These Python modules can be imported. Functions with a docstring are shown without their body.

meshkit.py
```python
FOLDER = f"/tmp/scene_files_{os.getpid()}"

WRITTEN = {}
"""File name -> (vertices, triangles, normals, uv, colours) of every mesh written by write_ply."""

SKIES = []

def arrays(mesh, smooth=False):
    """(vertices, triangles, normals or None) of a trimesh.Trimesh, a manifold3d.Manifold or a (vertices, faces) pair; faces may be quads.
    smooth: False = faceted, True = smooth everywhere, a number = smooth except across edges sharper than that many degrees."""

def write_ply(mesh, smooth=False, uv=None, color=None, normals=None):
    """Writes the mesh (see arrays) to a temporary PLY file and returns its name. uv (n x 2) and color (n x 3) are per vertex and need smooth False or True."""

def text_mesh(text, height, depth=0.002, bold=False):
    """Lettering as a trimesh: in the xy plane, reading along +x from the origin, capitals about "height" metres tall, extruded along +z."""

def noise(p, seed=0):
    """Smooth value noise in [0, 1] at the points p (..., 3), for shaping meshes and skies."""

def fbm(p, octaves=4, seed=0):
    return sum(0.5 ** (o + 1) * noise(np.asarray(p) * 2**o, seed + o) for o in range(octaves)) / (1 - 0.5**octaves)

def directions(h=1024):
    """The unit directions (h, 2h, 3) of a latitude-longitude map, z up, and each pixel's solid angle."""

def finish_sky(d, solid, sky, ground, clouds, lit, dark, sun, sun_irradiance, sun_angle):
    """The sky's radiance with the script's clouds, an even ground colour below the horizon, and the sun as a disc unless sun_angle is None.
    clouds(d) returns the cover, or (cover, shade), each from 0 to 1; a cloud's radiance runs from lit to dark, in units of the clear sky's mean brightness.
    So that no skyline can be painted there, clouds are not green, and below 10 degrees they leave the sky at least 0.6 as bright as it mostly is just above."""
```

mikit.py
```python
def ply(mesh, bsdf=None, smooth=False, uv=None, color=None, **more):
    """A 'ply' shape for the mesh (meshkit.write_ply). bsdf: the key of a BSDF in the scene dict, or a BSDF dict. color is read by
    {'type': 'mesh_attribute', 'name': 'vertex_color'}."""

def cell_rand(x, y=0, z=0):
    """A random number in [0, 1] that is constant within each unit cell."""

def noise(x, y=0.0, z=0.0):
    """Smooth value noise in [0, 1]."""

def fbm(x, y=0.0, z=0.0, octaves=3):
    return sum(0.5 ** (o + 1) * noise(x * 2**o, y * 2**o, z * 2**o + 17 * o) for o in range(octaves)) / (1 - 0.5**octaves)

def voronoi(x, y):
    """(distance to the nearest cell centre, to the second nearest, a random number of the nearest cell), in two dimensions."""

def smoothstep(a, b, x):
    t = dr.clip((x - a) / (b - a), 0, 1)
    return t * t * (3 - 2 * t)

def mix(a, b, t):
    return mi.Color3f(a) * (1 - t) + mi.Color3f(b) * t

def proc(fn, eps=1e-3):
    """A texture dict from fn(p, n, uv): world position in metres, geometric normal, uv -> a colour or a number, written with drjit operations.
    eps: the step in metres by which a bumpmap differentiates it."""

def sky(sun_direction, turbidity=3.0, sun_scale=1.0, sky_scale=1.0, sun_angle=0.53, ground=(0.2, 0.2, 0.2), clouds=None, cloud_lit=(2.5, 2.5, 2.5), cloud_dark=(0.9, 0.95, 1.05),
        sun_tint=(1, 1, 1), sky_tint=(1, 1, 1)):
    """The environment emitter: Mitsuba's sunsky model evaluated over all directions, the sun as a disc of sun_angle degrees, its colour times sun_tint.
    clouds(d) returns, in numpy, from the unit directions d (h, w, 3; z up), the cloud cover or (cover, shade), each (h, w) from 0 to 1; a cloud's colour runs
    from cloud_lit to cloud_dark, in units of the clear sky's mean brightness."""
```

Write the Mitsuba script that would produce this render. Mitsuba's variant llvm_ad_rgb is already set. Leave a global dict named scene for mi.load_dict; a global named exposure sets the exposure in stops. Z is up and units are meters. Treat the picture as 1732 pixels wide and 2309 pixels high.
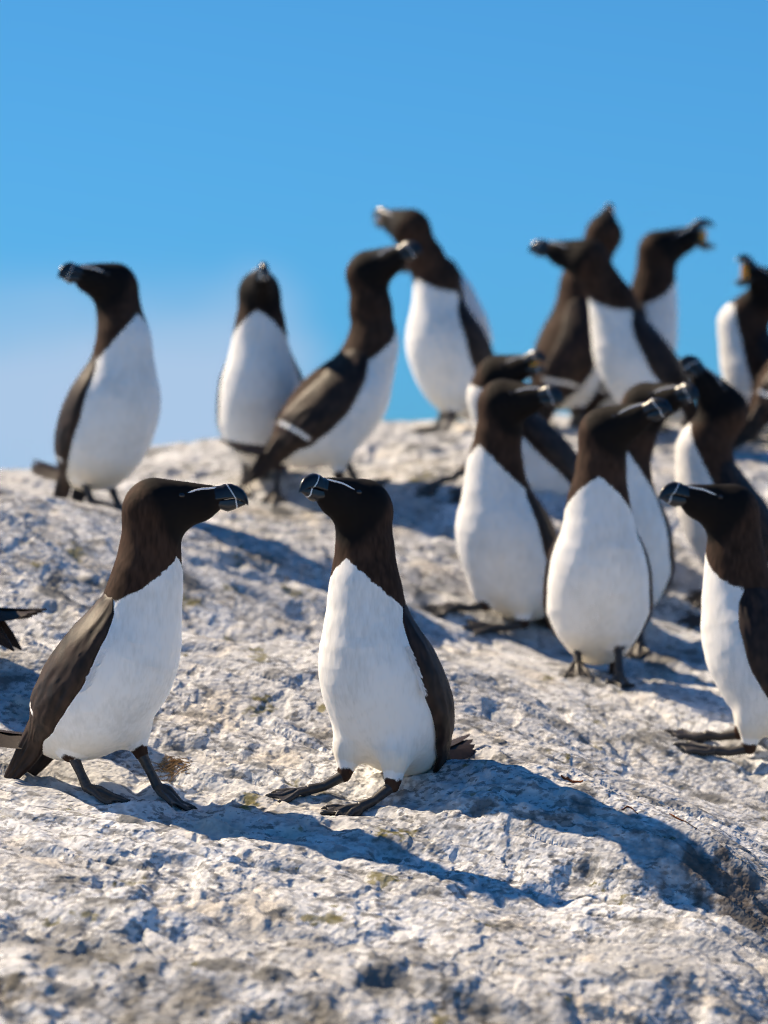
import math, numpy as np, trimesh, manifold3d, mitsuba as mi, drjit as dr
import mikit, meshkit
from mikit import noise, fbm, smoothstep, mix
from scipy.interpolate import RBFInterpolator, PchipInterpolator
from scipy.ndimage import gaussian_filter

T = mi.ScalarTransform4f
scene, labels = {}, {}

# ------------------------------------------------------------------ camera, light, exposure
scene['camera'] = {'type': 'thinlens', 'fov': 15.76, 'fov_axis': 'y', 'near_clip': 0.1, 'far_clip': 60000.0,
                   'aperture_radius': 0.0145, 'focus_distance': 4.44,
                   'to_world': T().look_at(origin=[0, 0, 0], target=[0, 1, 0], up=[0, 0, 1])}


def clouds(d):
    """thin low banks of sea haze with clear gaps between them"""
    el = np.degrees(np.arcsin(np.clip(d[..., 2], -1, 1)))
    az = np.arctan2(d[..., 0], d[..., 1])
    n = meshkit.fbm(np.stack([np.sin(az) * 16 + 31.0, np.cos(az) * 16 + 4.0, el * 0.6], -1), 4, seed=5)
    s = np.clip((0.5 - 0.5 * np.sin(az * 12 + 0.35) - 0.25) / 0.30, 0, 1)
    top = 3.5 * s * s * (3 - 2 * s) + 2.2 * (n - 0.5)
    c = np.clip((top + 1.0 - el) / 2.7, 0, 1)
    return c * c * (3 - 2 * c) * (0.80 + 0.30 * n)


scene['sky'] = mikit.sky((-1.0, 0.66, 1.12), turbidity=2.2, clouds=clouds, sky_tint=(0.24, 0.68, 0.98), sky_scale=0.63,
                         cloud_lit=(1.95, 2.75, 3.8), sun_tint=(1.0, 0.99, 0.975))
labels['sky'] = {'label': 'clear blue sky with a pale haze bank low on the left', 'kind': 'structure'}
exposure = 2.42

# ------------------------------------------------------------------ materials


def bsdf(name, d):
    scene[name] = d
    return name


def ref(n):
    return {'type': 'ref', 'id': n}


def rock_color(p, n, uv):
    a = fbm(p.x * 4.1 + 3, p.y * 3.3, p.z * 3.0, 3)
    b = fbm(p.x * 26, p.y * 21, p.z * 23 + 5, 4)
    c = fbm(p.x * 150, p.y * 125, p.z * 150, 3)
    col = mix((0.32, 0.324, 0.33), (0.61, 0.613, 0.617), smoothstep(0.28, 0.66, 0.32 * a + 0.33 * b + 0.42 * c))
    white = smoothstep(0.50, 0.68, fbm(p.x * 8 + 9, p.y * 6, p.z * 7, 4) * 0.65 + c * 0.4)
    col = mix(col, (0.76, 0.77, 0.78), white * 0.85)
    och = smoothstep(0.54, 0.70, fbm(p.x * 14 + 40, p.y * 12, p.z * 12, 4) * 0.8 + 0.2 * c)
    col = mix(col, (0.62, 0.52, 0.37), och * 0.38)
    dark = smoothstep(0.565, 0.68, fbm(p.x * 17 + 70, p.y * 15, p.z * 17, 4) * 0.75 + 0.25 * c)
    col = mix(col, (0.09, 0.09, 0.085), dark * 0.8)
    speck = smoothstep(0.55, 0.64, fbm(p.x * 150 + 11, p.y * 150, p.z * 260, 3)) * smoothstep(0.30, 0.55, b)
    col = mix(col, (0.12, 0.12, 0.122), speck * 0.68)
    al, ac = p.x * 0.80 - p.y * 0.6, p.x * 0.6 + p.y * 0.80
    seam = smoothstep(0.60, 0.70, fbm(al * 34 + 4, ac * 95, p.z * 70, 3))
    col = mix(col, (0.095, 0.095, 0.093), seam * 0.6)
    moss = smoothstep(0.66, 0.73, fbm(p.x * 18 + 20, p.y * 16 + 8, p.z * 16, 4) * 0.8 + 0.2 * c)
    col = mix(col, (0.13, 0.115, 0.03), moss * 0.8)
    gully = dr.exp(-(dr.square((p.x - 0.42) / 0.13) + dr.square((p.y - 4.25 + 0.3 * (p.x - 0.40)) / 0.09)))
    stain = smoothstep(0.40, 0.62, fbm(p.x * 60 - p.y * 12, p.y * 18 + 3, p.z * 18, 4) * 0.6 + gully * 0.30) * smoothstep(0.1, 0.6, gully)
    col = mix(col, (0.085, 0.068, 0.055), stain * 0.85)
    # seepage stains on the steeper front of the slab
    seep = smoothstep(0.47, 0.62, fbm(p.x * 16 + 3, p.y * 9, p.z * 7, 4) * 0.8 + 0.2 * c) * smoothstep(4.02, 3.72, p.y) * smoothstep(2.6, 3.2, p.y)
    return mix(col, (0.10, 0.092, 0.075), seep * 0.75)


def rock_bump(p, n, uv):
    return fbm(p.x * 190, p.y * 150, p.z * 190, 3) * 0.6 + fbm(p.x * 480 + 7, p.y * 400, p.z * 480, 2) * 0.22


bsdf('rock_material', {'type': 'bumpmap', 'arbitrary': mikit.proc(rock_bump, eps=0.0015), 'scale': 0.0052,
                       'bsdf': {'type': 'diffuse', 'reflectance': mikit.proc(rock_color)}})


def plumage_color(p, n, uv):
    e = (fbm(p.x * 260, p.y * 260, p.z * 130, 3) - 0.5) * 0.006
    k = smoothstep(-0.0012, 0.0012, uv.x + e)
    streak = fbm(p.x * 300, p.y * 300, p.z * 60, 3)
    soft = fbm(p.x * 26, p.y * 26, p.z * 20, 3)
    white = mix((0.74, 0.725, 0.685), (0.89, 0.875, 0.84), smoothstep(0.2, 0.65, 0.5 * streak + 0.5 * soft))
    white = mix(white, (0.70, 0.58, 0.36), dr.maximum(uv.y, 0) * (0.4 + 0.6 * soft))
    dark = mix((0.022, 0.0115, 0.0072), (0.062, 0.033, 0.021), smoothstep(0.25, 0.75, 0.6 * streak + 0.4 * soft))
    dark = mix(dark, (0.0075, 0.0055, 0.0048), smoothstep(0.25, 0.75, -uv.y + (soft - 0.5) * 0.5))
    return mix(white, dark, k)


bsdf('plumage', {'type': 'principled', 'base_color': mikit.proc(plumage_color), 'roughness': 0.8, 'specular': 0.15})


def wing_color(p, n, uv):
    # uv.x runs from shoulder to tip, uv.y from the belly edge to the back edge
    t, u = uv.x, uv.y
    w = fbm(p.x * 150, p.y * 150, p.z * 90, 3)
    rows = noise(t * 22 + (u * 3.0), u * 9, 3.0)
    dark = mix((0.012, 0.007, 0.005), (0.047, 0.026, 0.017), smoothstep(0.25, 0.8, 0.5 * w + 0.5 * rows))
    edge = dr.abs(t - 0.595 - 0.035 * (u - 0.5) + (w - 0.5) * 0.010)
    return dark, w, edge, u


def wing_full(p, n, uv):
    dark, w, edge, u = wing_color(p, n, uv)
    bar = (1 - smoothstep(0.0095, 0.0135, edge)) * smoothstep(0.12, 0.20, u + (w - 0.5) * 0.2)
    return mix(dark, (0.80, 0.79, 0.77), bar)


def wing_worn(p, n, uv):
    dark, w, edge, u = wing_color(p, n, uv)
    bar = (1 - smoothstep(0.006, 0.010, edge + (noise(p.x * 500, p.y * 500, p.z * 500) - 0.5) * 0.010)) * smoothstep(0.55, 0.66, u + (w - 0.5) * 0.25)
    return mix(dark, (0.80, 0.79, 0.77), bar)


bsdf('wing_feathers', {'type': 'principled', 'base_color': mikit.proc(wing_full), 'roughness': 0.55, 'specular': 0.25})
bsdf('worn_wing_feathers', {'type': 'principled', 'base_color': mikit.proc(wing_worn), 'roughness': 0.55, 'specular': 0.25})


def quill_color(p, n, uv):
    w = fbm(p.x * 220, p.y * 220, p.z * 120, 3)
    return mix((0.016, 0.010, 0.007), (0.045, 0.028, 0.020), w)


bsdf('tail_feathers', {'type': 'twosided', 'bsdf': {'type': 'principled', 'base_color': mikit.proc(quill_color), 'roughness': 0.5, 'specular': 0.35}})


def bill_color(p, n, uv):
    b = 0.8 * smoothstep(0.0011, 0.0007, dr.abs(uv.x - 0.0985))
    return mix((0.006, 0.0062, 0.0075), (0.75, 0.75, 0.75), b)


bsdf('bill_horn', {'type': 'principled', 'base_color': mikit.proc(bill_color), 'roughness': 0.30, 'specular': 0.42, 'clearcoat': 0.6, 'clearcoat_gloss': 0.75})
bsdf('white_feather', {'type': 'diffuse', 'reflectance': {'type': 'rgb', 'value': [0.78, 0.78, 0.78]}})
bsdf('eye_black', {'type': 'principled', 'base_color': {'type': 'rgb', 'value': [0.012, 0.009, 0.008]}, 'roughness': 0.08, 'specular': 0.6})
bsdf('mouth_lining', {'type': 'principled', 'base_color': {'type': 'rgb', 'value': [0.75, 0.30, 0.025]}, 'roughness': 0.4})


def skin_color(p, n, uv):
    w = fbm(p.x * 300, p.y * 300, p.z * 300, 3)
    return mix((0.016, 0.014, 0.013), (0.060, 0.052, 0.047), w)


bsdf('foot_skin', {'type': 'principled', 'base_color': mikit.proc(skin_color), 'roughness': 0.42, 'specular': 0.45})
bsdf('sea_water', {'type': 'principled', 'base_color': {'type': 'rgb', 'value': [0.02, 0.05, 0.08]}, 'roughness': 0.15, 'specular': 0.5})
bsdf('red_stalk', {'type': 'diffuse', 'reflectance': mikit.proc(lambda p, n, uv: mix((0.10, 0.035, 0.018), (0.26, 0.10, 0.05), noise(p.x * 300, p.y * 300, p.z * 300)))})
bsdf('dry_stalk', {'type': 'diffuse', 'reflectance': mikit.proc(lambda p, n, uv: mix((0.20, 0.11, 0.05), (0.40, 0.27, 0.14), noise(p.x * 300, p.y * 300, p.z * 300)))})

# ------------------------------------------------------------------ the rock
# surveyed spots of the rock: (x, y, z) in metres from the camera
SPOTS = np.array([
    (-0.315, 4.50, -0.349), (-0.015, 4.54, -0.352), (-0.28, 4.43, -0.354), (-0.5, 4.45, -0.34), (0.507, 5.00, -0.334), (0.80, 5.0, -0.35),
    (0.31, 5.35, -0.250), (0.22, 5.70, -0.203), (0.41, 5.75, -0.212), (0.547, 5.90, -0.165), (0.9, 5.9, -0.14), (0.093, 6.20, 0.045), (0.22, 6.20, 0.045), (-0.465, 5.90, 0.000), (-0.108, 6.20, 0.000),
    (0.06, 6.80, 0.146), (0.486, 6.80, 0.103), (0.70, 6.5, 0.07), (0.356, 7.1, 0.150), (0.514, 7.2, 0.15), (0.9, 7.0, 0.14), (-0.576, 4.90, -0.205), (-0.224, 6.3, 0.03),
    (-0.68, 5.60, 0.05), (-0.62, 6.3, 0.03), (-0.35, 6.9, 0.12), (-0.1, 7.4, 0.15), (0.138, 7.32, 0.172), (0.3, 7.7, 0.178), (-0.6, 7.4, 0.0), (0.7, 7.7, 0.175), (1.0, 7.5, 0.17),
    (-0.05, 5.2, -0.20), (-0.3, 5.1, -0.175), (0.0, 5.75, -0.10), (-0.3, 5.6, -0.06), (-0.2, 5.0, -0.195), (-0.05, 5.0, -0.20), (-0.2, 5.25, -0.205), (-0.05, 5.28, -0.21),
    # the slab that the two front birds stand on, its crest, the step in front of it and the gully on the right
    (0.11, 4.72, -0.304), (0.19, 4.72, -0.304), (0.15, 4.5, -0.322), (0.15, 4.39, -0.338), (0.3, 4.4, -0.362), (0.3, 4.29, -0.383), (0.28, 4.6, -0.345), (0.37, 4.62, -0.372), (0.37, 4.8, -0.365), (0.42, 4.31, -0.425), (0.46, 4.42, -0.43),
    (-0.07, 4.33, -0.392), (-0.07, 4.23, -0.408), (-0.07, 4.42, -0.375), (0.09, 4.23, -0.426), (0.09, 4.13, -0.443), (0.09, 4.31, -0.409), (0.22, 4.145, -0.459), (0.22, 4.04, -0.476), (0.22, 4.23, -0.447),
    (0.32, 4.03, -0.475), (0.41, 3.98, -0.505), (0.36, 4.19, -0.449), (0.43, 4.2, -0.472), (0.55, 4.15, -0.525), (0.62, 4.35, -0.54),
    (-0.4, 4.1, -0.405), (-0.2, 4.1, -0.42), (-0.36, 3.6, -0.497), (0.0, 3.65, -0.508), (0.40, 3.82, -0.545), (0.60, 3.9, -0.66),
    (-1.2, 4.4, -0.36), (1.2, 4.4, -0.50), (-1.2, 5.6, -0.05), (1.3, 5.6, -0.20), (-1.2, 7.0, 0.0), (1.3, 7.0, 0.10), (0, 9.0, -0.05), (0.9, 9.0, -0.1), (-0.9, 9.0, -0.15),
    (-0.6, 3.0, -0.68), (0.0, 3.0, -0.74), (0.6, 3.2, -0.88), (0, 2.0, -1.20), (0, 0.0, -1.6), (1.2, 0, -1.7), (-1.2, 0, -1.6), (1.3, 3.0, -1.05), (-1.3, 3.0, -0.9)], float)
_rbf = RBFInterpolator(SPOTS[:, :2], SPOTS[:, 2], kernel='thin_plate_spline', smoothing=3e-5)


def ridged(q, octaves, seed):
    return sum(0.5 ** o * (1 - np.abs(2 * meshkit.noise(q * 2 ** o, seed + o) - 1)) for o in range(octaves)) / (2 - 0.5 ** (octaves - 1))


def height(x, y):
    """height of the rock above the camera's level at (x, y)"""
    x, y = np.asarray(x, float), np.asarray(y, float)
    shape = x.shape
    x, y = x.ravel(), y.ravel()
    out = np.maximum(np.abs(x) - 1.3, 0) ** 2 + np.maximum(y - 9, 0) ** 2 + np.maximum(0.0 - y, 0) ** 2
    far = np.clip(np.sqrt(out) / 3.0, 0, 1)
    far = far * far * (3 - 2 * far)
    base = _rbf(np.stack([np.clip(x, -1.4, 1.4), np.clip(y, -0.2, 9.2)], 1))
    r = np.hypot(x, y - 5)
    mound = -0.25 - 0.012 * np.maximum(r - 3, 0) ** 2 + 0.8 * (meshkit.fbm(np.stack([x * 0.3, y * 0.3, 0 * x], 1), 4, 3) - 0.5) - 0.5 * far
    z = base * (1 - far) + np.maximum(mound, -12) * far
    # strata that run down to the right, lumps, crumbs and pits
    along, across = x * 0.80 - y * 0.6, x * 0.6 + y * 0.80
    q = np.stack([along * 3.0, across * 7.5, 0 * x + 2.0], 1)
    z = z + 0.024 * (meshkit.fbm(q, 4, 11) - 0.5)
    q2 = np.stack([along * 9, across * 22, z * 6], 1)
    z = z + 0.011 * (ridged(q2, 3, 23) - 0.55)
    rough = np.clip((meshkit.fbm(np.stack([x * 5 + 7, y * 4, 0 * x], 1), 3, 77) - 0.36) / 0.18, 0.06, 1)
    rough = np.maximum(rough, np.clip((4.30 - y) / 0.45, 0, 1) * (y > 3))
    z = z + 0.0044 * rough * (meshkit.fbm(np.stack([x * 85, y * 62, 0 * x], 1), 3, 37) - 0.5)
    # swelling lumps and runnels on the steeper front of the slab
    fore = np.clip((4.22 - y) / 0.25, 0, 1) * np.clip((y - 2.0) / 1.0, 0, 1)
    z = z + fore * (0.040 * (meshkit.fbm(np.stack([along * 5 + 1, across * 8 + 3, 0 * x], 1), 3, 83) - 0.5) + 0.016 * (ridged(np.stack([along * 3.2, across * 12, 0 * x], 1), 2, 86) - 0.6))
    z = z + 0.010 * np.clip((x + 0.1) / 0.2, 0, 1) * np.clip((4.75 - y) / 0.2, 0, 1) * (ridged(np.stack([along * 4 + 6, across * 15, 0 * x], 1), 2, 88) - 0.6)
    # long cracks and bedding edges, broken ledges in the gully on the right
    crk = meshkit.fbm(np.stack([along * 2.2 + 9, across * 7.5, 0 * x], 1), 4, 91)
    z = z - 0.007 * np.exp(-((crk - 0.5) / 0.024) ** 2)
    bed = meshkit.fbm(np.stack([along * 1.6 + 2, across * 4.5 + 5, 0 * x], 1), 4, 97) * 9
    bed = bed - np.floor(bed)
    z = z + 0.008 * np.clip(bed / 0.22, 0, 1) ** 1.5 - 0.008 * np.clip((bed - 0.45) / 0.55, 0, 1)
    gully = np.exp(-(((x - 0.42) / 0.13) ** 2 + ((y - 4.27 + 0.3 * (x - 0.4)) / 0.11) ** 2))
    z = z + gully * 0.032 * (ridged(np.stack([along * 8 + 3, across * 24, 0 * x], 1), 3, 71) - 0.5)
    pit = meshkit.fbm(np.stack([x * 46 + 50, y * 34, 0 * x], 1), 3, 51)
    z = z - 0.0040 * rough * np.clip((pit - 0.55) / 0.12, 0, 1)
    hole = meshkit.fbm(np.stack([x * 13 + 5, y * 10, 0 * x], 1), 2, 58)
    z = z - 0.010 * np.clip((hole - 0.70) / 0.10, 0, 1)
    return z.reshape(shape)


def graded(fine_lo, fine_hi, step_lo, step_hi, lo, hi, n):
    c = [fine_lo]
    while c[-1] < fine_hi:
        c.append(c[-1] + step_lo + (step_hi - step_lo) * (c[-1] - fine_lo) / (fine_hi - fine_lo))
    g = np.geomspace(1, 1 + 40 * 1.0, n) - 1
    g = g / g[-1]
    return np.concatenate([(fine_lo - (fine_lo - lo) * g[1:])[::-1], c, c[-1] + (hi - c[-1]) * g[1:]])


gx = graded(-0.78, 0.78, 0.0027, 0.0027, -45, 45, 60)
gy = graded(3.42, 7.60, 0.0028, 0.0070, -45, 60, 60)
GX, GY = np.meshgrid(gx, gy, indexing='ij')
GZ = height(GX, GY)
idx = np.arange(GX.size).reshape(GX.shape)
quads = np.stack([idx[:-1, :-1], idx[1:, :-1], idx[1:, 1:], idx[:-1, 1:]], -1).reshape(-1, 4)
gv = np.stack([GX, GY, GZ], -1).reshape(-1, 3)
scene['rock_ground'] = mikit.ply((gv, quads), 'rock_material', smooth=True, uv=gv[:, :2])
labels['rock_ground'] = {'label': 'rough pale grey rock sloping up away from the camera', 'kind': 'structure'}
sea = trimesh.creation.cylinder(radius=30000, height=2.0, sections=96)
sea.apply_translation([0, 0, -8.0])
scene['sea'] = mikit.ply(sea, 'sea_water')
labels['sea'] = {'label': 'dark blue sea around the rock', 'kind': 'structure'}


def ground(x, y):
    return float(height(np.array([x]), np.array([y]))[0])


# ------------------------------------------------------------------ mesh tools


def surface_nets(fun, lo, hi, h):
    """mesh of fun = 0 on a grid of step h; fun is only evaluated near the surface"""
    c = 4
    n = (np.ceil((np.asarray(hi) - lo) / (h * c)).astype(int) + 1)
    ax = [lo[i] + (np.arange(n[i]) + 0.5) * h * c - 0.5 * h for i in range(3)]
    P = np.stack(np.meshgrid(*ax, indexing='ij'), -1).reshape(-1, 3)
    F = fun(P).reshape(n)
    f = np.repeat(np.repeat(np.repeat(F, c, 0), c, 1), c, 2)
    near = np.abs(f) < h * c * 1.9
    I = np.argwhere(near)
    f[near] = fun(lo + I * h)
    s = f < 0
    acc = np.zeros(tuple(k - 1 for k in f.shape) + (3,))
    cnt = np.zeros(acc.shape[:3])
    sl = [slice(0, -1), slice(1, None)]
    for a in range(3):
        b, d = [k for k in range(3) if k != a]
        for ob in (0, 1):
            for od in (0, 1):
                i0, i1 = [None] * 3, [None] * 3
                i0[a], i1[a] = sl[0], sl[1]
                i0[b] = i1[b] = sl[ob]
                i0[d] = i1[d] = sl[od]
                f0, f1 = f[tuple(i0)], f[tuple(i1)]
                m = (f0 < 0) != (f1 < 0)
                t = np.where(m, f0 / np.where(m, f0 - f1, 1), 0)
                acc[..., a] += t * m
                acc[..., b] += ob * m
                acc[..., d] += od * m
                cnt += m
    act = cnt > 0
    vid = -np.ones(act.shape, int)
    vid[act] = np.arange(act.sum())
    V = lo + (np.argwhere(act) + acc[act] / cnt[act][:, None]) * h
    Q = []
    for a in range(3):
        b, d = (a + 1) % 3, (a + 2) % 3
        i0, i1 = [slice(1, -1)] * 3, [slice(1, -1)] * 3
        i0[a], i1[a] = slice(0, -1), slice(1, None)
        s0, s1 = s[tuple(i0)], s[tuple(i1)]
        for up in (True, False):
            E = np.argwhere(s0 & ~s1 if up else ~s0 & s1)
            if not len(E):
                continue
            E[:, [b, d]] += 1
            cells = []
            for ob, od in ((1, 1), (0, 1), (0, 0), (1, 0)):
                k = E.copy()
                k[:, b] -= ob
                k[:, d] -= od
                cells.append(vid[k[:, 0], k[:, 1], k[:, 2]])
            q = np.stack(cells, 1)
            Q.append(q if up else q[:, ::-1])
    return V, np.vstack(Q)


def cone(p, a, b, ra, rb):
    a, b = np.asarray(a, float), np.asarray(b, float)
    d = b - a
    h = np.clip((p - a) @ d / (d @ d), 0, 1)
    return np.linalg.norm(p - a - h[:, None] * d, axis=1) - (ra + (rb - ra) * h)


def smin(a, b, k):
    h = np.maximum(k - np.abs(a - b), 0) / k
    return np.minimum(a, b) - h * h * k * 0.25


def chain(p, pts, k):
    out = None
    for (a, ra), (b, rb) in zip(pts, pts[1:]):
        v = cone(p, a, b, ra, rb)
        out = v if out is None else smin(out, v, k)
    return out


def grid_mesh(P, close_u=True):
    """closed tube of rings P (n, m, 3) with end caps"""
    n, m = P.shape[:2]
    i = np.arange(n * m).reshape(n, m)
    j = np.roll(i, -1, 1)
    q = np.stack([i[:-1], j[:-1], j[1:], i[1:]], -1).reshape(-1, 4)
    f = np.vstack([q[:, [0, 1, 2]], q[:, [0, 2, 3]]])
    v = P.reshape(-1, 3)
    caps, ends = [], []
    for r, flip in ((0, True), (n - 1, False)):
        c = len(v) + len(ends)
        ends.append(P[r].mean(0))
        t = np.stack([i[r], j[r], np.full(m, c)], 1)
        caps.append(t[:, ::-1] if flip else t)
    return np.vstack([v, ends]), np.vstack([f] + caps)


def orient(v, f):
    a, b, c = v[f[:, 0]], v[f[:, 1]], v[f[:, 2]]
    return f if np.einsum('ij,ij->i', a, np.cross(b, c)).sum() > 0 else f[:, ::-1]


def blade(root, tip, side, width, thick=0.0011, bend=0.0, n=14):
    """one stiff pointed feather: lens-shaped section with a raised shaft"""
    root, tip, side = (np.asarray(k, float) for k in (root, tip, side))
    ax = tip - root
    side = side - ax * (side @ ax) / (ax @ ax)
    side /= np.linalg.norm(side)
    up = np.cross(ax, side)
    up /= np.linalg.norm(up)
    rings = []
    for k in range(n):
        t = k / (n - 1)
        w = width * (0.45 + 0.55 * min(1, t * 2.2)) * math.sqrt(max(1 - t ** 3.2, 0.0008))
        c = root + ax * t + up * bend * 4 * t * (1 - t)
        ring = []
        for uu, hh in ((-1, 0), (-0.5, 0.7), (-0.08, 1.0), (0, 1.7), (0.08, 1.0), (0.5, 0.7), (1, 0), (0.5, -0.8), (0, -1.0), (-0.5, -0.8)):
            ring.append(c + side * w * uu + up * (thick * hh * (1 - 0.5 * t) - 0.10 * w * uu * uu))
        rings.append(ring)
    v, f = grid_mesh(np.array(rings))
    return trimesh.Trimesh(v, orient(v - v.mean(0), f), process=False)


def hull(points):
    """hull of spheres [(centre, radius)]"""
    m = [manifold3d.Manifold.sphere(r, 14).translate([float(x) for x in c]) for c, r in points]
    return manifold3d.Manifold.batch_hull(m)


# ------------------------------------------------------------------ the razorbill


def rz(a):
    c, s = math.cos(a), math.sin(a)
    return np.array([[c, -s, 0], [s, c, 0], [0, 0, 1]])


def ry(a):  # positive lifts +x upwards
    c, s = math.cos(a), math.sin(a)
    return np.array([[c, 0, -s], [0, 1, 0], [s, 0, c]])


_ST = np.array([(-0.110, 0.016, 0.016), (-0.066, 0.003, 0.049), (-0.022, -0.003, 0.0650), (0.020, -0.003, 0.0635), (0.056, 0.000, 0.0545), (0.092, 0.012, 0.0425), (0.130, 0.030, 0.0345)])
BODY = PchipInterpolator(np.linspace(0, 1, 7), _ST)(np.linspace(0, 1, 15))  # along, dorsal, radius
COUNT = {}
KEYS = {}


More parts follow.
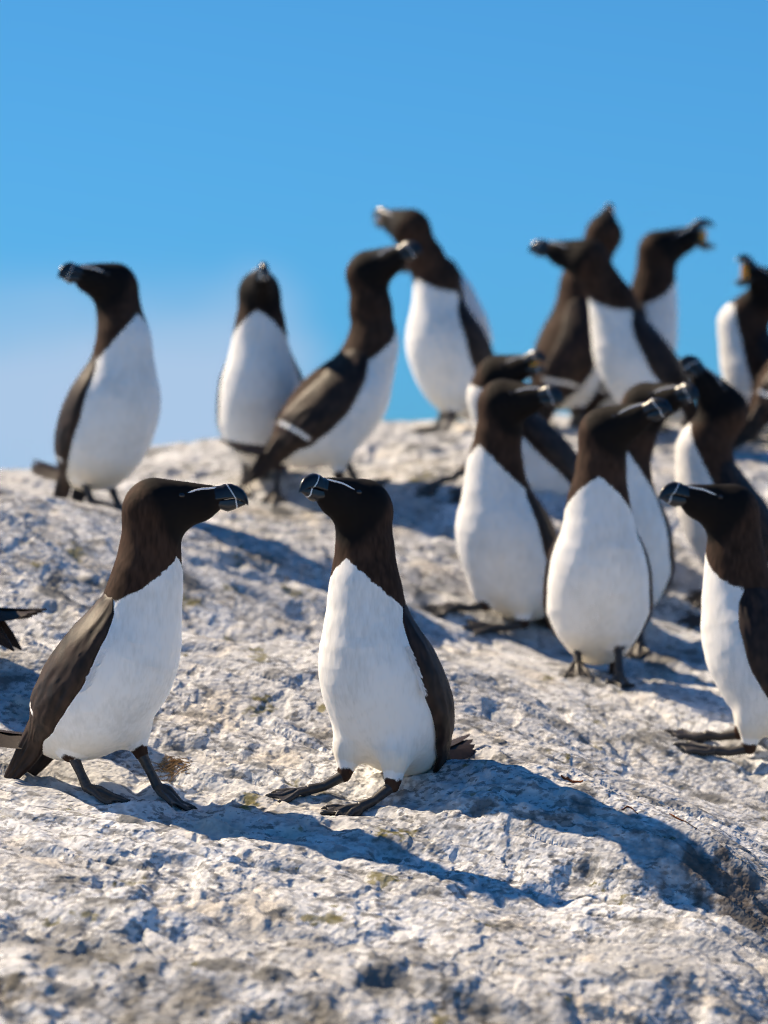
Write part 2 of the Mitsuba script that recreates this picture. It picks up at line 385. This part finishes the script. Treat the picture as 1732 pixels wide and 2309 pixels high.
def razorbill(key, label, x, y, yaw, scale=1.0, hz=0.145, bx=0.0, bp=50, np_=84, ny=0, nl=0.085, head=0, hp=0, tail=6, feet=((0.02, 0.030), (-0.005, -0.030)), fyaw=(0, 0),
              sit=False, gape=0.0, h=0.0036, wingspread=0.0, plump=1.0, worn=False, plumes=False, group='razorbills standing on the rock'):
    D = math.radians
    yaw_r = D(yaw)
    ap = D(bp)
    a, d = np.array([math.cos(ap), 0, math.sin(ap)]), np.array([-math.sin(ap), 0, math.cos(ap)])
    Y = np.array([0, 1.0, 0])
    hip = np.array([bx, 0, hz])
    bpt = [(hip + a * s + d * o, r * plump if i < 10 else r) for i, (s, o, r) in enumerate(BODY)]
    nb = bpt[-1][0]
    nd = np.array([math.cos(D(np_)) * math.cos(D(ny)), math.cos(D(np_)) * math.sin(D(ny)), math.sin(D(np_))])
    S = nb + nd * nl
    HR = rz(D(head - yaw)) @ ry(D(hp))                     # head frame to bird frame
    base_z = ground(x, y)
    R = rz(yaw_r)

    def world(v):
        return (np.asarray(v, float) @ R.T) * scale + np.array([x, y, base_z])

    hocks, feet_w = [], []
    for (fx, fy), fa in zip(feet, fyaw):
        fw = world([fx, fy, 0])
        gz = (ground(fw[0], fw[1]) - base_z) / scale
        if sit:
            ca, sa = math.cos(D(fa)), math.sin(D(fa))
            hk = np.array([fx - 0.012 * ca, fy - 0.012 * sa, gz + 0.024])
        else:
            hk = np.array([fx - 0.022, fy * 0.95, gz + 0.050])
        hocks.append(hk)
        feet_w.append((fx, fy, fa, gz))

    def fun(p):
        q = p.copy()
        q[:, 1] /= 1.05
        body = chain(q, bpt, 0.012)
        neck = chain(p, [(bpt[12][0], 0.038), (nb, 0.0340), (nb + nd * nl * 0.45, 0.0318), (S - HR[:, 0] * 0.004 - HR[:, 2] * 0.008, 0.0308)], 0.02)
        g = (p - S) @ HR
        g[:, 1] *= 1.04
        skull = np.linalg.norm(g, axis=1) - 0.0325
        gf = g.copy()
        gf[:, 1] *= 1.32
        face = chain(gf, [((0.004, 0, 0.001), 0.0305), ((0.030, 0, 0.003), 0.0275), ((0.055, 0, 0.0065), 0.0213), ((0.0690, 0, 0.0105), 0.0160)], 0.010)
        out = smin(body, neck, 0.022)
        out = smin(out, smin(skull, face, 0.012), 0.022)
        for sgn, hk in zip((1, -1), hocks):
            top = hip + a * -0.030 - d * 0.012 + Y * 0.034 * sgn
            out = smin(out, chain(p, [(top, 0.034), (hk * 0.55 + top * 0.45 + np.array([0.006, 0, 0]), 0.019), (hk, 0.0085)], 0.01), 0.016)
        return out

    pts = np.array([k[0] for k in bpt] + [S, S + HR[:, 0] * 0.075] + hocks)
    lo, hi = pts.min(0) - 0.085, pts.max(0) + 0.085
    hh = h / scale
    v, q = surface_nets(fun, lo, hi, hh)

    def grad(p):
        e = 0.0012
        return np.stack([(fun(p + np.eye(3)[i] * e) - fun(p - np.eye(3)[i] * e)) / (2 * e) for i in range(3)], 1)

    for _ in range(2):
        g = grad(v)
        v = v - g * (fun(v) / np.maximum((g * g).sum(1), 0.2))[:, None]
    nrm = grad(v)
    nrm /= np.linalg.norm(nrm, axis=1, keepdims=True)
    # plumage pattern: positive = blackish brown, negative = white
    bs, bo = (v - hip) @ a, (v - hip) @ d
    fw_ = np.cross(Y, nd)
    fw_ = fw_ / np.linalg.norm(fw_)
    fn, ff, fy_ = (v - nb) @ nd, (v - nb) @ fw_, np.abs(v[:, 1])
    v1 = ((fn - 0.030) + 0.47 * (0.037 - ff) + 0.72 * fy_) / 1.3
    v1 = np.where(((v - S) ** 2).sum(1) < 0.05 ** 2, 0.02, v1)
    v2 = bo - 0.034 + 0.25 * np.maximum(-0.03 - bs, 0)
    pat = np.maximum(v1, v2)
    foot_d = np.min([np.linalg.norm(v - hk, axis=1) for hk in hocks], axis=0)
    pat = np.maximum(pat, 0.0125 - foot_d)
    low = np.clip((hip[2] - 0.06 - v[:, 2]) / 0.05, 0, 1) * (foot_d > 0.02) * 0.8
    gh = (v - S) @ HR
    face_b = np.clip((gh[:, 0] + 0.022 + 0.35 * gh[:, 2]) / 0.036, 0, 1) * np.clip((0.078 - np.linalg.norm(gh * [0.6, 1, 1], axis=1)) / 0.045, 0, 1)
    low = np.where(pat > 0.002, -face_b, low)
    flow = np.stack([bs * 40, bo * 190, v[:, 1] * 190], 1)
    dw = v + nrm * ((meshkit.fbm(flow, 3, 7) - 0.5) * 0.0008 + (meshkit.fbm(v * 32, 2, 9) - 0.5) * 0.0022)[:, None]
    t_ = trimesh.Trimesh(*meshkit.arrays((world(dw), q))[:2], process=False)
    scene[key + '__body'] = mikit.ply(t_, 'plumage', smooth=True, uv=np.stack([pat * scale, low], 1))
    labels[key] = {'label': label, 'category': 'bird', 'group': group}
    if group is None:
        del labels[key]['group']

    # wings: folded shells that lie on the flanks
    nt, nu = 64, 25
    tt, uu = np.linspace(0, 1, nt), np.linspace(-1, 1, nu)
    TT, UU = np.meshgrid(tt, uu, indexing='ij')
    W = np.interp(tt, [0, 0.03, 0.10, 0.25, 0.45, 0.585, 0.62, 0.66, 0.8, 0.92, 1.0], [0.004, 0.017, 0.028, 0.0355, 0.037, 0.034, 0.029, 0.0215, 0.0155, 0.0085, 0.001])
    OC = np.interp(tt, [0, 0.1, 0.3, 0.55, 0.66, 0.85, 1.0], [0.035, 0.030, 0.023, 0.026, 0.022, 0.020, 0.022])
    SC = 0.098 - 0.296 * tt
    sy = SC[:, None] + 0 * UU + 0.012 * UU * np.sin(np.pi * np.clip(TT / 0.6, 0, 1))
    oo = OC[:, None] + W[:, None] * UU
    for k, sgn in enumerate((-1, 1)):
        P0 = hip + sy[..., None] * a + oo[..., None] * d
        flat = P0.reshape(-1, 3)
        yv = np.full(len(flat), 0.10)
        for _ in range(40):
            yv = yv - np.maximum(fun(flat + yv[:, None] * sgn * Y), -0.01) * 0.8
            yv = np.maximum(yv, 0.006)
        yv = yv.reshape(nt, nu)
        yv = np.maximum(yv, np.interp(tt, [0, 0.6, 1], [0.02, 0.024, 0.020])[:, None] + 0 * UU)
        yv = gaussian_filter(yv, (1.6, 1.6), mode='nearest')
        edge = np.sqrt(np.clip(1 - np.abs(UU) ** 4, 0, 1)) * np.clip(TT / 0.14, 0, 1) ** 0.8 * np.sqrt(np.clip(1 - np.clip((TT - 0.5) * 2, 0, 1) ** 6, 0, 1))
        step = 0.0022 * np.clip((0.60 - TT) / 0.02, 0, 1)                        # coverts end in a step over the long quills
        ridge = 0.0009 * np.abs(np.sin(UU * 9 + TT * 6)) * np.clip((TT - 0.15) * 4, 0, 1) + 0.0045 * (meshkit.fbm(np.stack([TT * 9, UU * 3.2, 0 * TT], -1), 3, 61 + k) - 0.5)
        outer = yv + (0.0035 + step) * edge + ridge * edge + wingspread * TT
        inner = yv - 0.004 + wingspread * TT
        Po = P0 + outer[..., None] * sgn * Y
        Pi = P0 + inner[..., None] * sgn * Y
        ring = np.concatenate([Po, Pi[:, ::-1]], 1)
        vv, f = grid_mesh(world(ring.reshape(-1, 3)).reshape(nt, -1, 3))
        f = orient(vv - vv.mean(0), f)
        U = np.concatenate([np.stack([TT, UU * 0.5 + 0.5], -1), np.stack([TT, UU * 0.5 + 0.5], -1)[:, ::-1]], 1).reshape(-1, 2)
        U = np.vstack([U, [[0, 0.5], [1, 0.5]]])
        scene[key + '__wing' + ('', '_001')[k]] = mikit.ply((vv, f), 'worn_wing_feathers' if worn else 'wing_feathers', smooth=True, uv=U)

        if plumes:
            rng = np.random.default_rng(20 + k)
            strands = []
            for i in range(80):
                t_ = 0.11 + 0.17 * rng.random() ** 1.5 if i < 80 else 0.3
                r_ = int(t_ * (nt - 1))
                p0 = Pi[r_, 0] + (0.0050 + 0.001 * rng.random()) * sgn * Y - d * rng.uniform(0.004, 0.011)
                L = rng.uniform(0.009, 0.018) * (1 if i < 70 else 0.7)
                strands.append(blade(p0, p0 + (-a + d * rng.uniform(0.05, 0.45)) * L + sgn * Y * rng.uniform(0.0, 0.0015), d, rng.uniform(0.0005, 0.0010), thick=0.0004, bend=0.0006, n=6))
            m = trimesh.util.concatenate(strands)
            scene[key + '__flank_plumes' + ('', '_001')[k]] = mikit.ply(trimesh.Trimesh(world(m.vertices), m.faces, process=False), 'white_feather', smooth=60)

    # tail: a wedge of pointed quills
    ta = D(180 - tail)
    td = np.array([math.cos(ta), 0, math.sin(ta)])
    tb = bpt[0][0]
    parts = []
    for i in range(7):
        s_ = (i - 3) / 3
        yd = rz(D(-13 * s_)) @ td
        L = 0.128 - 0.026 * abs(s_)
        side = np.array([0, 1.0, -0.8 * s_])
        r0 = tb + Y * s_ * 0.010 + np.array([0.01, 0, 0.0022 * (3 - abs(i - 3)) - 0.002]) - td * 0.012
        parts.append(blade(r0, r0 + yd * L - np.array([0, 0, 0.006 * abs(s_)]), side, 0.0125, thick=0.0020, bend=0.004, n=18))
    m = trimesh.util.concatenate(parts)
    scene[key + '__tail'] = mikit.ply(trimesh.Trimesh(world(m.vertices), m.faces, process=False), 'tail_feathers', smooth=40)

    # bill
    def mandible(xs, top, bot, wid, rot=0.0, eu=0.8, el=0.8):
        rings, uvs = [], []
        piv = np.array([0.045, 0, 0.004])
        Rr = ry(rot)
        for x_, zt, zb, w in zip(xs, top, bot, wid):
            zc, hz_ = (zt + zb) / 2, (zt - zb) / 2
            for k in range(18):
                th = 2 * math.pi * k / 18
                cy, sz = math.cos(th), math.sin(th)
                e_ = eu if sz > 0 else el
                z_ = zc + hz_ * np.sign(sz) * abs(sz) ** e_
                y_ = w * np.sign(cy) * abs(cy) ** e_ * (1 - 0.22 * (z_ - zc) / hz_ * (eu > el))
                rings.append(piv + Rr @ (np.array([x_, y_, z_]) - piv))
                uvs.append((x_ + 0.62 * max(z_ - 0.0107, 0) + 0.15 * (z_ - 0.0107 if z_ < 0.0107 else 0), z_))
        P = (np.array(rings) @ HR.T + S)
        vv, f = grid_mesh(world(P).reshape(len(xs), 18, 3))
        uvs += [uvs[0], uvs[-1]]
        return vv, orient(vv - vv.mean(0), f), np.array(uvs)

    g2 = D(gape)
    xs = np.array([0.066, 0.073, 0.0765, 0.079, 0.0815, 0.084, 0.087, 0.0905, 0.094, 0.0975, 0.101, 0.1045, 0.108, 0.1105, 0.1125, 0.1138, 0.1142])
    gro = np.array([0, 0, 0, 0.5, -0.5, 0.5, 0.2, -0.5, 0.5, -0.4, 0.6, -0.3, 0.3, 0, 0, 0, 0]) * 0.0006
    top = np.interp(xs, [0.066, 0.074, 0.080, 0.084, 0.088, 0.0945, 0.102, 0.109, 0.1125, 0.1142], [0.0250, 0.0262, 0.0266, 0.0285, 0.0294, 0.0288, 0.0256, 0.0205, 0.0138, 0.0070]) + gro * 0.6
    bot = np.interp(xs, [0.066, 0.0965, 0.106, 0.1142], [0.0080, 0.0112, 0.0085, 0.0025])
    wid = np.interp(xs, [0.066, 0.08, 0.095, 0.108, 0.1142], [0.0108, 0.0098, 0.0082, 0.0056, 0.0014]) + gro * 0.8
    vv, f, u_ = mandible(xs, top, bot, wid, g2 * 0.35, 0.9, 0.3)
    scene[key + '__upper_mandible'] = mikit.ply((vv, f), 'bill_horn', smooth=True, uv=u_)
    xs = np.array([0.060, 0.068, 0.075, 0.080, 0.0845, 0.089, 0.093, 0.097, 0.101, 0.105, 0.108, 0.1105])
    top = np.interp(xs, [0.060, 0.0965, 0.106, 0.1142], [0.0072, 0.0110, 0.0082, 0.0024])
    bot = np.interp(xs, [0.060, 0.075, 0.083, 0.089, 0.096, 0.105, 0.1105], [0.0000, 0.0000, -0.0030, -0.0050, -0.0030, 0.0012, 0.0034])
    wid = np.interp(xs, [0.060, 0.08, 0.095, 0.1105], [0.0104, 0.0092, 0.0072, 0.0014])
    vv, f, u_ = mandible(xs, top, bot, wid, -g2 * 0.65, 0.3, 0.9)
    scene[key + '__lower_mandible'] = mikit.ply((vv, f), 'bill_horn', smooth=True, uv=u_)
    if gape > 3:
        piv = np.array([0.045, 0, 0.0045])
        e = [(piv, 0.0065)]
        for ang, L in ((g2 * 0.30, 0.046), (-g2 * 0.58, 0.042)):
            e.append((piv + ry(ang) @ np.array([L, 0, 0]), 0.0055))
        m = hull(e).to_mesh()
        scene[key + '__mouth'] = mikit.ply((world(np.array(m.vert_properties[:, :3]) @ HR.T + S), m.tri_verts), 'mouth_lining', smooth=50)

    # eyes and the white line from the eye to the bill
    def on_head(px, pz, sgn, off):
        yv = 0.05
        for _ in range(40):
            yv -= float(fun((np.array([[px, yv * sgn, pz]]) @ HR.T + S))[0] - off) * 0.8
        return np.array([px, yv * sgn, pz])

    for k, sgn in enumerate((1, -1)):
        c = on_head(0.0315, 0.0145, sgn, -0.0014)
        e = trimesh.creation.icosphere(2, 0.0040)
        scene[key + '__eye' + ('', '_001')[k]] = mikit.ply(trimesh.Trimesh(world((e.vertices * [1.15, 1, 0.85] + c) @ HR.T + S), e.faces, process=False), 'eye_black', smooth=True)
        px = np.linspace(0.0375, 0.076, 12)
        pz = np.interp(px, [0.0375, 0.0537, 0.076], [0.0172, 0.0222, 0.0242])
        rings = []
        for i, (x_, z_) in enumerate(zip(px, pz)):
            c = on_head(x_, z_, sgn, -0.0002)
            r = 0.00125 * min(1, (0.4 + i * 0.3), (11.6 - i) * 0.6)
            rings.append([c + np.array([0, sgn * math.cos(t) * r * 0.9, math.sin(t) * r * 1.15]) for t in np.linspace(0, 2 * math.pi, 9)[:-1]])
        vv, f = grid_mesh(world(np.array(rings).reshape(-1, 3) @ HR.T + S).reshape(12, 8, 3))
        scene[key + '__face_stripe' + ('', '_001')[k]] = mikit.ply((vv, orient(vv - vv.mean(0), f)), 'white_feather', smooth=True)

    # legs and webbed feet, laid on the rock
    for k, ((fx, fy, fa, gz), hk) in enumerate(zip(feet_w, hocks)):
        ang = D(fa)

        def on_rock(dist, spread, lift):
            b = np.array([fx + dist * math.cos(ang + D(spread)), fy + dist * math.sin(ang + D(spread)), 0])
            w = world(b)
            return np.array([w[0], w[1], ground(w[0], w[1]) + lift * scale])

        if sit:
            heel, ball = world(hk + np.array([0, 0, -0.008])), on_rock(0.032, 0, 0.0085)
        else:
            heel, ball = world(hk), on_rock(0.0, 0, 0.0105)
        up = np.array([0, 0, 0.001])
        leg = hull([(world(hk), 0.0072 * scale), ((heel * 0.4 + ball * 0.6), 0.0056 * scale)]) + hull([((heel * 0.4 + ball * 0.6), 0.0056 * scale), (ball, 0.0066 * scale)])
        d0 = 0.034 if sit else 0.0
        foot = hull([(ball, 0.0062 * scale), (on_rock(d0 + 0.006, 0, 0.006), 0.0058 * scale)])
        toes = []
        for sp, L in ((25, 0.043), (0, 0.050), (-27, 0.040)):
            def pt(dist, lift):
                b = np.array([fx + d0 * math.cos(ang) + dist * math.cos(ang + D(sp)), fy + d0 * math.sin(ang) + dist * math.sin(ang + D(sp)), 0])
                w = world(b)
                return np.array([w[0], w[1], ground(w[0], w[1]) + lift * scale])
            p1, p2, p3, p4 = pt(L * 0.35, 0.0075), pt(L * 0.7, 0.0052), pt(L, 0.0036), pt(L + 0.007, 0.0012)
            toes.append((p1, p2, p3))
            foot += hull([(ball, 0.0050 * scale), (p1, 0.0040 * scale)]) + hull([(p1, 0.0040 * scale), (p2, 0.0034 * scale)]) + hull([(p2, 0.0034 * scale), (p3, 0.0030 * scale)])
            foot += hull([(p3, 0.0024 * scale), ((p3 + p4) / 2 + up, 0.0017 * scale), (p4, 0.0006 * scale)])
        for A_, B_ in zip(toes, toes[1:]):
            w_ = 0.0011 * scale
            mid = (A_[2] * 0.44 + B_[2] * 0.44 + ball * 0.12)
            foot += hull([(ball, w_), (A_[1], w_), (B_[1], w_), (A_[0], w_), (B_[0], w_)]) + hull([(A_[1], w_), (B_[1], w_), (mid, w_), (A_[2], w_)]) + hull([(mid, w_), (B_[1], w_), (B_[2], w_)])
        nm = key + '__leg' + ('', '_001')[k]
        scene[nm] = mikit.ply(leg, 'foot_skin', smooth=50)
        scene[nm + '__foot'] = mikit.ply(foot, 'foot_skin', smooth=40)
    tip = world(np.array([0.1142, 0, 0.006]) @ HR.T + S)
    KEYS[key] = {'tip': tip, 'skull': world(S), 'nape': world(S - HR[:, 0] * 0.033), 'crown': world(S + HR[:, 2] * 0.0315), 'breast': world(bpt[8][0]), 'belly': world(hip),
                 'tail': world(tb + td * 0.08), 'wingtip_a': world(hip - a * 0.164 + d * 0.022 + Y * 0.02)}


G = 'razorbills standing on the rock'
BIRDS = [
    dict(key='razorbill', label='razorbill in profile facing right at the front left, striding on spread black feet', x=-.32, y=4.5, yaw=-25, hz=.148, bx=-.02, bp=52, plump=1.05, np_=84, ny=10, nl=0.086, head=7, hp=-0, tail=4,
         feet=((0.035, 0.028), (-0.03, -0.030)), fyaw=(-12, 5), h=0.0026, worn=True, plumes=True),
    dict(key='razorbill_001', label='front centre razorbill with white breast to the camera and bill turned left', x=-0.02, y=4.54, yaw=-130, hz=.138, bx=-.03, bp=62, wingspread=0.012, plump=1.03, np_=95, ny=57, nl=0.094, head=-133, hp=8, tail=10,
         feet=((0.012, 0.036), (0.020, -0.036)), fyaw=(-20, -32), sit=True, h=0.0026, worn=True, plumes=True),
    dict(key='razorbill_002', label='razorbill cut by the right edge, facing left with its brown wing towards the camera', x=.485, y=5.0, yaw=168, hz=.130, bx=-.03, bp=60, np_=86, ny=12, nl=0.079, head=-155, hp=6,
         feet=((0.0, 0.028), (0.02, -0.028)), sit=True, h=0.003),
    dict(key='razorbill_003', label='far left razorbill with white belly, head turned left against the sky', x=-0.44, y=5.9, yaw=-40, hz=.142, bx=0, bp=62, plump=1.07, np_=103, ny=-0, nl=0.088, head=-137, hp=2, tail=12,
         feet=((0.0, 0.028), (-0.01, -0.028)), h=0.0045),
    dict(key='razorbill_004', label='razorbill facing straight at the camera behind the brown backed one, bill end-on', x=-.21, y=6.3, yaw=-95, hz=.145, bx=-.02, bp=66, np_=89, ny=-85, nl=0.065, head=-84, hp=9, h=0.0048),
    dict(key='razorbill_005', label='razorbill showing brown back and white wing bar, bill raised to the right', x=-0.055, y=6.2, yaw=12, hz=0.152, bx=-.03, bp=46, plump=1.05, np_=95, ny=-12, nl=0.117, head=-36, hp=13, h=0.0042),
    dict(key='razorbill_006', label='tall razorbill stretching its dark neck up left above the silver billed one', x=0.108, y=6.8, yaw=-148, hz=0.15, bx=-0.02, bp=64, plump=1.08, np_=64, ny=-20, nl=0.117, head=129, hp=9, gape=8, h=0.005),
    dict(key='razorbill_007', label='pale breasted razorbill mostly hidden behind the tall stretching one', x=0.152, y=7.3, yaw=-15, scale=.84, hz=0.195, bx=0.0, bp=84, np_=120, ny=0, nl=.06, head=180, h=0.006, tail=-60),
    dict(key='razorbill_008', label='squatting razorbill with open bill right behind the brown headed one', x=0.205, y=6.2, yaw=-148, hz=0.048, bx=-0.05, bp=40, scale=.96, np_=108, ny=-59, nl=0.038, head=-45, hp=6, gape=14,
         feet=((0.05, 0.03), (0.08, -0.03)), sit=True, h=0.0048),
    dict(key='razorbill_009', label='razorbill with white breast to the left and head turned right, centre right', x=.18, y=5.7, yaw=-130, hz=.130, bx=-.02, bp=62, plump=1.07, np_=98, ny=-84, nl=0.097, head=-39, hp=-3,
         feet=((0.0, 0.03), (0.02, -0.03)), fyaw=(-30, -30), sit=True, h=0.0042),
    dict(key='razorbill_010', label='razorbill facing the camera with full white belly, silver bill raised right', x=.31, y=5.35, yaw=-92, hz=.132, bx=-.02, bp=66, plump=1.02, np_=95, ny=-88, nl=0.096, head=-33, hp=12, h=0.004),
    dict(key='razorbill_011', label='razorbill half hidden behind the full bellied one, bill pointing right', x=.37, y=5.75, yaw=-100, hz=.145, bx=-.02, bp=66, np_=111, ny=-80, nl=0.102, head=-49, hp=2, h=0.0045),
    dict(key='razorbill_012', label='razorbill lifting its dark bill up left above the front right bird', x=.535, y=5.9, yaw=-170, hz=.140, bx=-.02, bp=56, np_=121, ny=-10, nl=0.073, head=-155, hp=40, h=0.0045),
    dict(key='razorbill_013', label='blurred razorbill with white belly and black back, bill pointing left at the sky', x=.455, y=6.8, yaw=-163, hz=.145, bx=-.02, bp=52, np_=60, ny=-13, nl=0.093, head=162, hp=6, h=0.005),
    dict(key='razorbill_014', label='blurred brown backed razorbill with wing bar, bill pointing straight up', x=.375, y=7.1, yaw=35, hz=.155, bx=-.02, bp=66, np_=67, ny=-35, nl=0.108, head=78, hp=24, h=0.005),
    dict(key='razorbill_015', label='blurred razorbill calling to the right with wide open bill', x=.50, y=7.2, yaw=-5, hz=.135, bx=-.02, bp=58, scale=1.05, np_=84, ny=5, nl=0.078, head=0, hp=13, gape=34, h=0.005),
    dict(key='razorbill_016', label='razorbill at the right edge with orange mouth open to the left', x=0.7, y=6.9, yaw=-168, hz=0.105, bx=-.02, bp=52, scale=1.0, np_=136, ny=-12, nl=0.088, head=-139, hp=16, gape=36, h=0.005),
    dict(key='razorbill_017', label='brown backed razorbill cut by the right edge below the orange mouthed one', x=0.785, y=6.75, yaw=14, hz=0.140, bx=-0.02, bp=50, np_=80, head=0, h=0.005),
    dict(key='razorbill_018', label='razorbill of which only tail and wing tips show at the left edge', x=-0.655, y=4.9, yaw=170, hz=0.140, bx=-0.02, bp=45, np_=80, head=180, tail=-4, h=0.004),
]
for b in BIRDS:
    b.setdefault('group', G)
    razorbill(**b)

# ------------------------------------------------------------------ dry plant scraps on the rock


def stalk(key, x, y, ang, length, r, bend, seed, label, mat='dry_stalk'):
    rng = np.random.default_rng(seed)
    rings = []
    for t in np.linspace(0, 1, 12):
        d_ = (t - 0.5) * length
        px = x + math.cos(ang) * d_ - math.sin(ang) * bend * math.sin(math.pi * t)
        py = y + math.sin(ang) * d_ + math.cos(ang) * bend * math.sin(math.pi * t)
        rr = r * (0.55 + 0.45 * math.sin(math.pi * min(1, t * 1.3 + 0.1))) * rng.uniform(0.85, 1.15)
        c = np.array([px, py, ground(px, py) + r * 0.8])
        rings.append([c + rr * (math.cos(q) * np.array([-math.sin(ang), math.cos(ang), 0]) + math.sin(q) * np.array([0, 0, 1.0])) for q in np.linspace(0, 2 * math.pi, 8)[:-1]])
    vv, f = grid_mesh(np.array(rings))
    scene[key] = mikit.ply((vv, orient(vv - vv.mean(0), f)), mat, smooth=50)
    labels[key] = {'label': label, 'category': 'twig', 'group': 'dry twigs on the rock'}
stalk('dry_twig', 0.2306, 4.5363, -0.55, 0.030, 0.0018, 0.002, 1, 'short red brown twig on the sunlit slab right of the centre bird', 'red_stalk')
stalk('dry_twig_001', 0.3545, 4.3802, -0.5, 0.036, 0.0011, -0.006, 2, 'thin bent dark twig near the end of the centre bird shadow', 'red_stalk')
stalk('dry_twig_002', 0.2909, 4.3792, -0.7, 0.024, 0.0010, 0.003, 3, 'thin straight twig lying inside the shadow of the centre bird', 'red_stalk')

# a scrap of matted dead stems behind the left bird
rng = np.random.default_rng(8)
stems = []
for i in range(70):
    cx, cy = -0.2661 + rng.normal(0, 0.011), 4.6143 + rng.normal(0, 0.010)
    an, L, rr = rng.normal(0.1, 0.5), rng.uniform(0.008, 0.020), rng.uniform(0.0004, 0.0008)
    e = np.array([math.cos(an), math.sin(an), 0]) * L / 2
    p0, p1 = np.array([cx, cy, 0]) - e, np.array([cx, cy, 0]) + e
    p0[2], p1[2] = ground(p0[0], p0[1]) + rng.uniform(0, 0.004), ground(p1[0], p1[1]) + rng.uniform(0, 0.004)
    stems.append(trimesh.creation.cylinder(radius=rr, segment=[p0, p1], sections=5))
scene['plant_scrap'] = mikit.ply(trimesh.util.concatenate(stems), 'dry_stalk')
labels['plant_scrap'] = {'label': 'matted scrap of brown dead stems on the rock between the two front birds', 'category': 'plant debris'}
